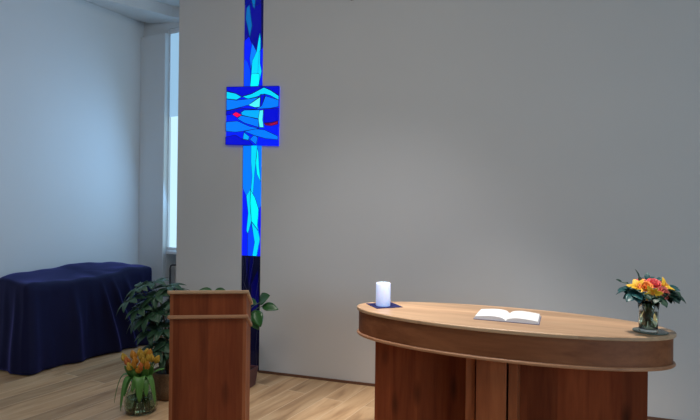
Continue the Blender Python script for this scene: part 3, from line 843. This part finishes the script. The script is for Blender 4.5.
# ------------------------------------------------------------------ POTTED PLANTS
def pot_round(bm, R, H):
    lathe(bm, [(R*.70, 0), (R*.74, .004), (R*.94, H*.80), (R, H*.80), (R*1.03, H), (R*.92, H), (R*.88, H*.82)], 36)
def bush():
    P = V((-1.50, 4.42, 0.0))
    t = thing('umbrella_plant', 'bushy dark green potted plant reaching out left from behind the lectern', 'plant', P)
    bm = bmesh.new(); lathe(bm, [(.115, 0), (.135, .01), (.152, .10), (.150, .20), (.156, .215), (.150, .23), (.138, .225), (.136, .19)], 36); obj('basket', bm, MATS['wicker'], t, smooth=True, label='brown woven basket pot')
    bm = bmesh.new(); lathe(bm, [(0.06, 0.185), (0.130, 0.187), (0.130, 0.195), (0.02, 0.204)], 30); obj('soil', bm, MATS['soil'], t, smooth=True)
    rnd = random.Random(5)
    cl = [(-.27, -.03, .92), (-.33, -.06, .82), (-.18, .05, .95), (-.11, -.05, .86), (-.05, .04, .92), (-.24, -.10, .76), (-.15, -.12, .70), (-.06, -.1, .74), (-.13, -.1, .58), (-.04, -.12, .60),
          (-.07, -.16, .45), (.02, -.12, .50), (.0, .05, .88), (.06, -.03, .80), (-.20, .08, .80), (-.1, .1, .68), (-.02, -.14, .40), (-.26, .0, .66)]
    bs = bmesh.new(); bl = bmesh.new()
    for (x, y, z) in cl:
        R = .155
        base = V((rnd.uniform(-.05, .05), rnd.uniform(-.05, .05), .19)); tip = V((x, y, z))
        tube(bs, curve_pts(base, V((x*.25, y*.3, z*.75)), tip), 0.005, 6, 0, 0.003)
        n = rnd.choice((7, 8, 9))
        out = V((x*.8, y*.8-.12, 0.45)).normalized()
        d, a, b2 = frame(out)
        for k in range(n):
            q = 2*PI*k/n + rnd.uniform(-.2, .2); rad = a*math.cos(q)+b2*math.sin(q)
            dd = rad + d*rnd.uniform(.0, .3)
            p1 = tip + dd.normalized()*0.022
            leaf(bl, p1, dd, d, R*rnd.uniform(.75, 1.05), R*.38, bend=rnd.uniform(.25, .55), cup=.2, n=7, power=.8)
            tube(bl, [tip, p1], 0.0018, 5)
    obj('stems', bs, MATS['stem_brown'], t, smooth=True)
    obj('foliage', bl, MATS['aralia_leaf'], t, smooth=True)
bush()
def rubber():
    P = V((-0.985, 4.655, 0.0))
    t = thing('rubber_plant', 'potted plant with broad glossy leaves behind the lectern at the foot of the cross', 'plant', P)
    RY = math.radians(-17.9)
    bm = bmesh.new(); H = 0.17
    def ring(h, z): return [bm.verts.new((sx*h, sy*h, z)) for sx, sy in ((-1, -1), (1, -1), (1, 1), (-1, 1))]
    rows = [ring(.115, 0), ring(.135, H), ring(.120, H), ring(.118, H-.03)]
    for r0, r1 in zip(rows, rows[1:]):
        for k in range(4): bm.faces.new((r0[k], r0[(k+1) % 4], r1[(k+1) % 4], r1[k]))
    bm.faces.new(list(reversed(rows[0]))); bm.faces.new(rows[-1])
    o = obj('planter', bm, MATS['plum_glaze'], t, rotz=RY, bevel=0.005)
    bm = bmesh.new(); box(bm, -.116, .116, -.116, .116, H-.029, H-.02); obj('soil', bm, MATS['soil'], t, rotz=RY)
    bs = bmesh.new(); bl = bmesh.new(); rnd = random.Random(9)
    # tip of stalk, leaf direction, length, width
    L = [((.19, -.02, .765), (.55, -.35, .55), .13, .125), ((.22, -.06, .74), (.95, -.30, -.02), .155, .085), ((.17, -.10, .71), (.30, -.5, -.65), .16, .10), ((.12, -.06, .68), (.45, -.5, -.75), .17, .10),
         ((-.24, .02, .850), (-.9, -.2, .08), .15, .08), ((-.22, .0, .860), (.8, -.3, -.02), .14, .075), ((-.30, -.02, .78), (-.8, -.3, -.25), .16, .09), ((.02, .02, .82), (-.2, -.8, .1), .15, .09),
         ((-.1, -.08, .70), (-.5, -.7, -.2), .16, .09), ((.05, -.1, .6), (.2, -.8, -.3), .15, .09), ((-.18, .05, .6), (-.9, -.1, -.1), .15, .09), ((.08, -.04, .76), (.6, -.5, .2), .12, .085)]
    tube(bs, curve_pts((0, 0, H-.02), (.02, 0, .4), (0, 0, .66), 8), .011, 8, 0, .008)
    for tip, d, ln, w in L:
        z0 = min(.64, max(.3, tip[2]-.22))
        tube(bs, curve_pts((0, 0, z0), (tip[0]*.4, tip[1]*.4, (z0+tip[2])/2+.06), tip), .004, 6, 0, .003)
        leaf(bl, tip, d, (-.3, -.75, .8), ln, w, bend=.18, cup=.22, n=9, power=.78)
    obj('stems', bs, MATS['stem_green'], t, smooth=True)
    obj('foliage', bl, MATS['rubber_leaf'], t, smooth=True)
rubber()

# ------------------------------------------------------------------ LIGHT
def spot(name, loc, target, power, ang, blend, col, size=0.08):
    l = bpy.data.lights.new(name, 'SPOT'); l.energy = power; l.spot_size = math.radians(ang); l.spot_blend = blend; l.color = col; l.shadow_soft_size = size
    o = bpy.data.objects.new(name, l); COL.objects.link(o); o.location = loc
    o.rotation_euler = (V(target)-V(loc)).to_track_quat('-Z', 'Y').to_euler(); return o
def area(name, loc, target, power, sx, sy, col):
    l = bpy.data.lights.new(name, 'AREA'); l.shape = 'RECTANGLE'; l.size = sx; l.size_y = sy; l.energy = power; l.color = col
    o = bpy.data.objects.new(name, l); COL.objects.link(o); o.location = loc
    o.rotation_euler = (V(target)-V(loc)).to_track_quat('-Z', 'Y').to_euler(); return o
spot('ceiling_downlight_altar', (0.75, 2.85, 4.03), (0.95, 3.15, 0.9), 430, 54, 0.8, (1.0, 0.93, 0.86), 0.12)
spot('floor_fill_spot', (-0.25, 3.45, 4.03), (-0.25, 3.6, 0.0), 260, 46, 1.0, (1.0, 0.93, 0.86), 0.12)  # added unseen spot that brightens the floor and its bounce
spot('wall_fill_spot', (-0.2, 2.3, 4.03), (0.15, 4.85, -0.5), 150, 62, 1.0, (0.92, 0.94, 1.0), 0.15)  # added unseen spot that lifts the lower part of the grey wall
spot('ceiling_downlight_bay', (-2.1, 4.2, 4.03), (-2.1, 4.3, 0.0), 65, 50, 1.0, (1.0, 0.93, 0.88), 0.12)
area('overhead_fill_area', (-0.9, 2.0, 4.02), (-0.6, 3.9, 0.0), 46, 2.0, 1.2, (1.0, 0.94, 0.84))  # unseen overhead fill, added to light the grey wall evenly
area('room_window_daylight', (3.6, -2.6, 2.0), (-0.3, 3.4, 0.0), 122, 2.0, 2.0, (0.54, 0.78, 1.0))
wp = CORN + E2*((WX0+WX1)/2) - E1*0.06
area('bay_window_daylight', (wp.x, wp.y, 2.05), tuple(V((wp.x, wp.y, 1.8)) - E1), 20, 1.2, 1.8, (0.28, 0.58, 1.0))

w = bpy.data.worlds.new('World'); sc.world = w; w.use_nodes = True
bg = w.node_tree.nodes['Background']; bg.inputs[0].default_value = (0.80, 0.84, 0.95, 1); bg.inputs[1].default_value = 0.05

# ------------------------------------------------------------------ CAMERA
cam = bpy.data.cameras.new('camera'); co = bpy.data.objects.new('camera', cam); COL.objects.link(co)
cam.sensor_width = 36; cam.lens = 36*520/700; cam.clip_start = 0.05
co.matrix_world = Matrix.Translation((0, 0, 1.6)) @ Matrix.Rotation(PI/2, 4, 'X') @ Matrix.Rotation(0.0127, 4, 'Z')
sc.camera = co
sc.view_settings.view_transform = 'Standard'; sc.view_settings.look = 'None'
sc.view_settings.exposure = 0; sc.view_settings.gamma = 1
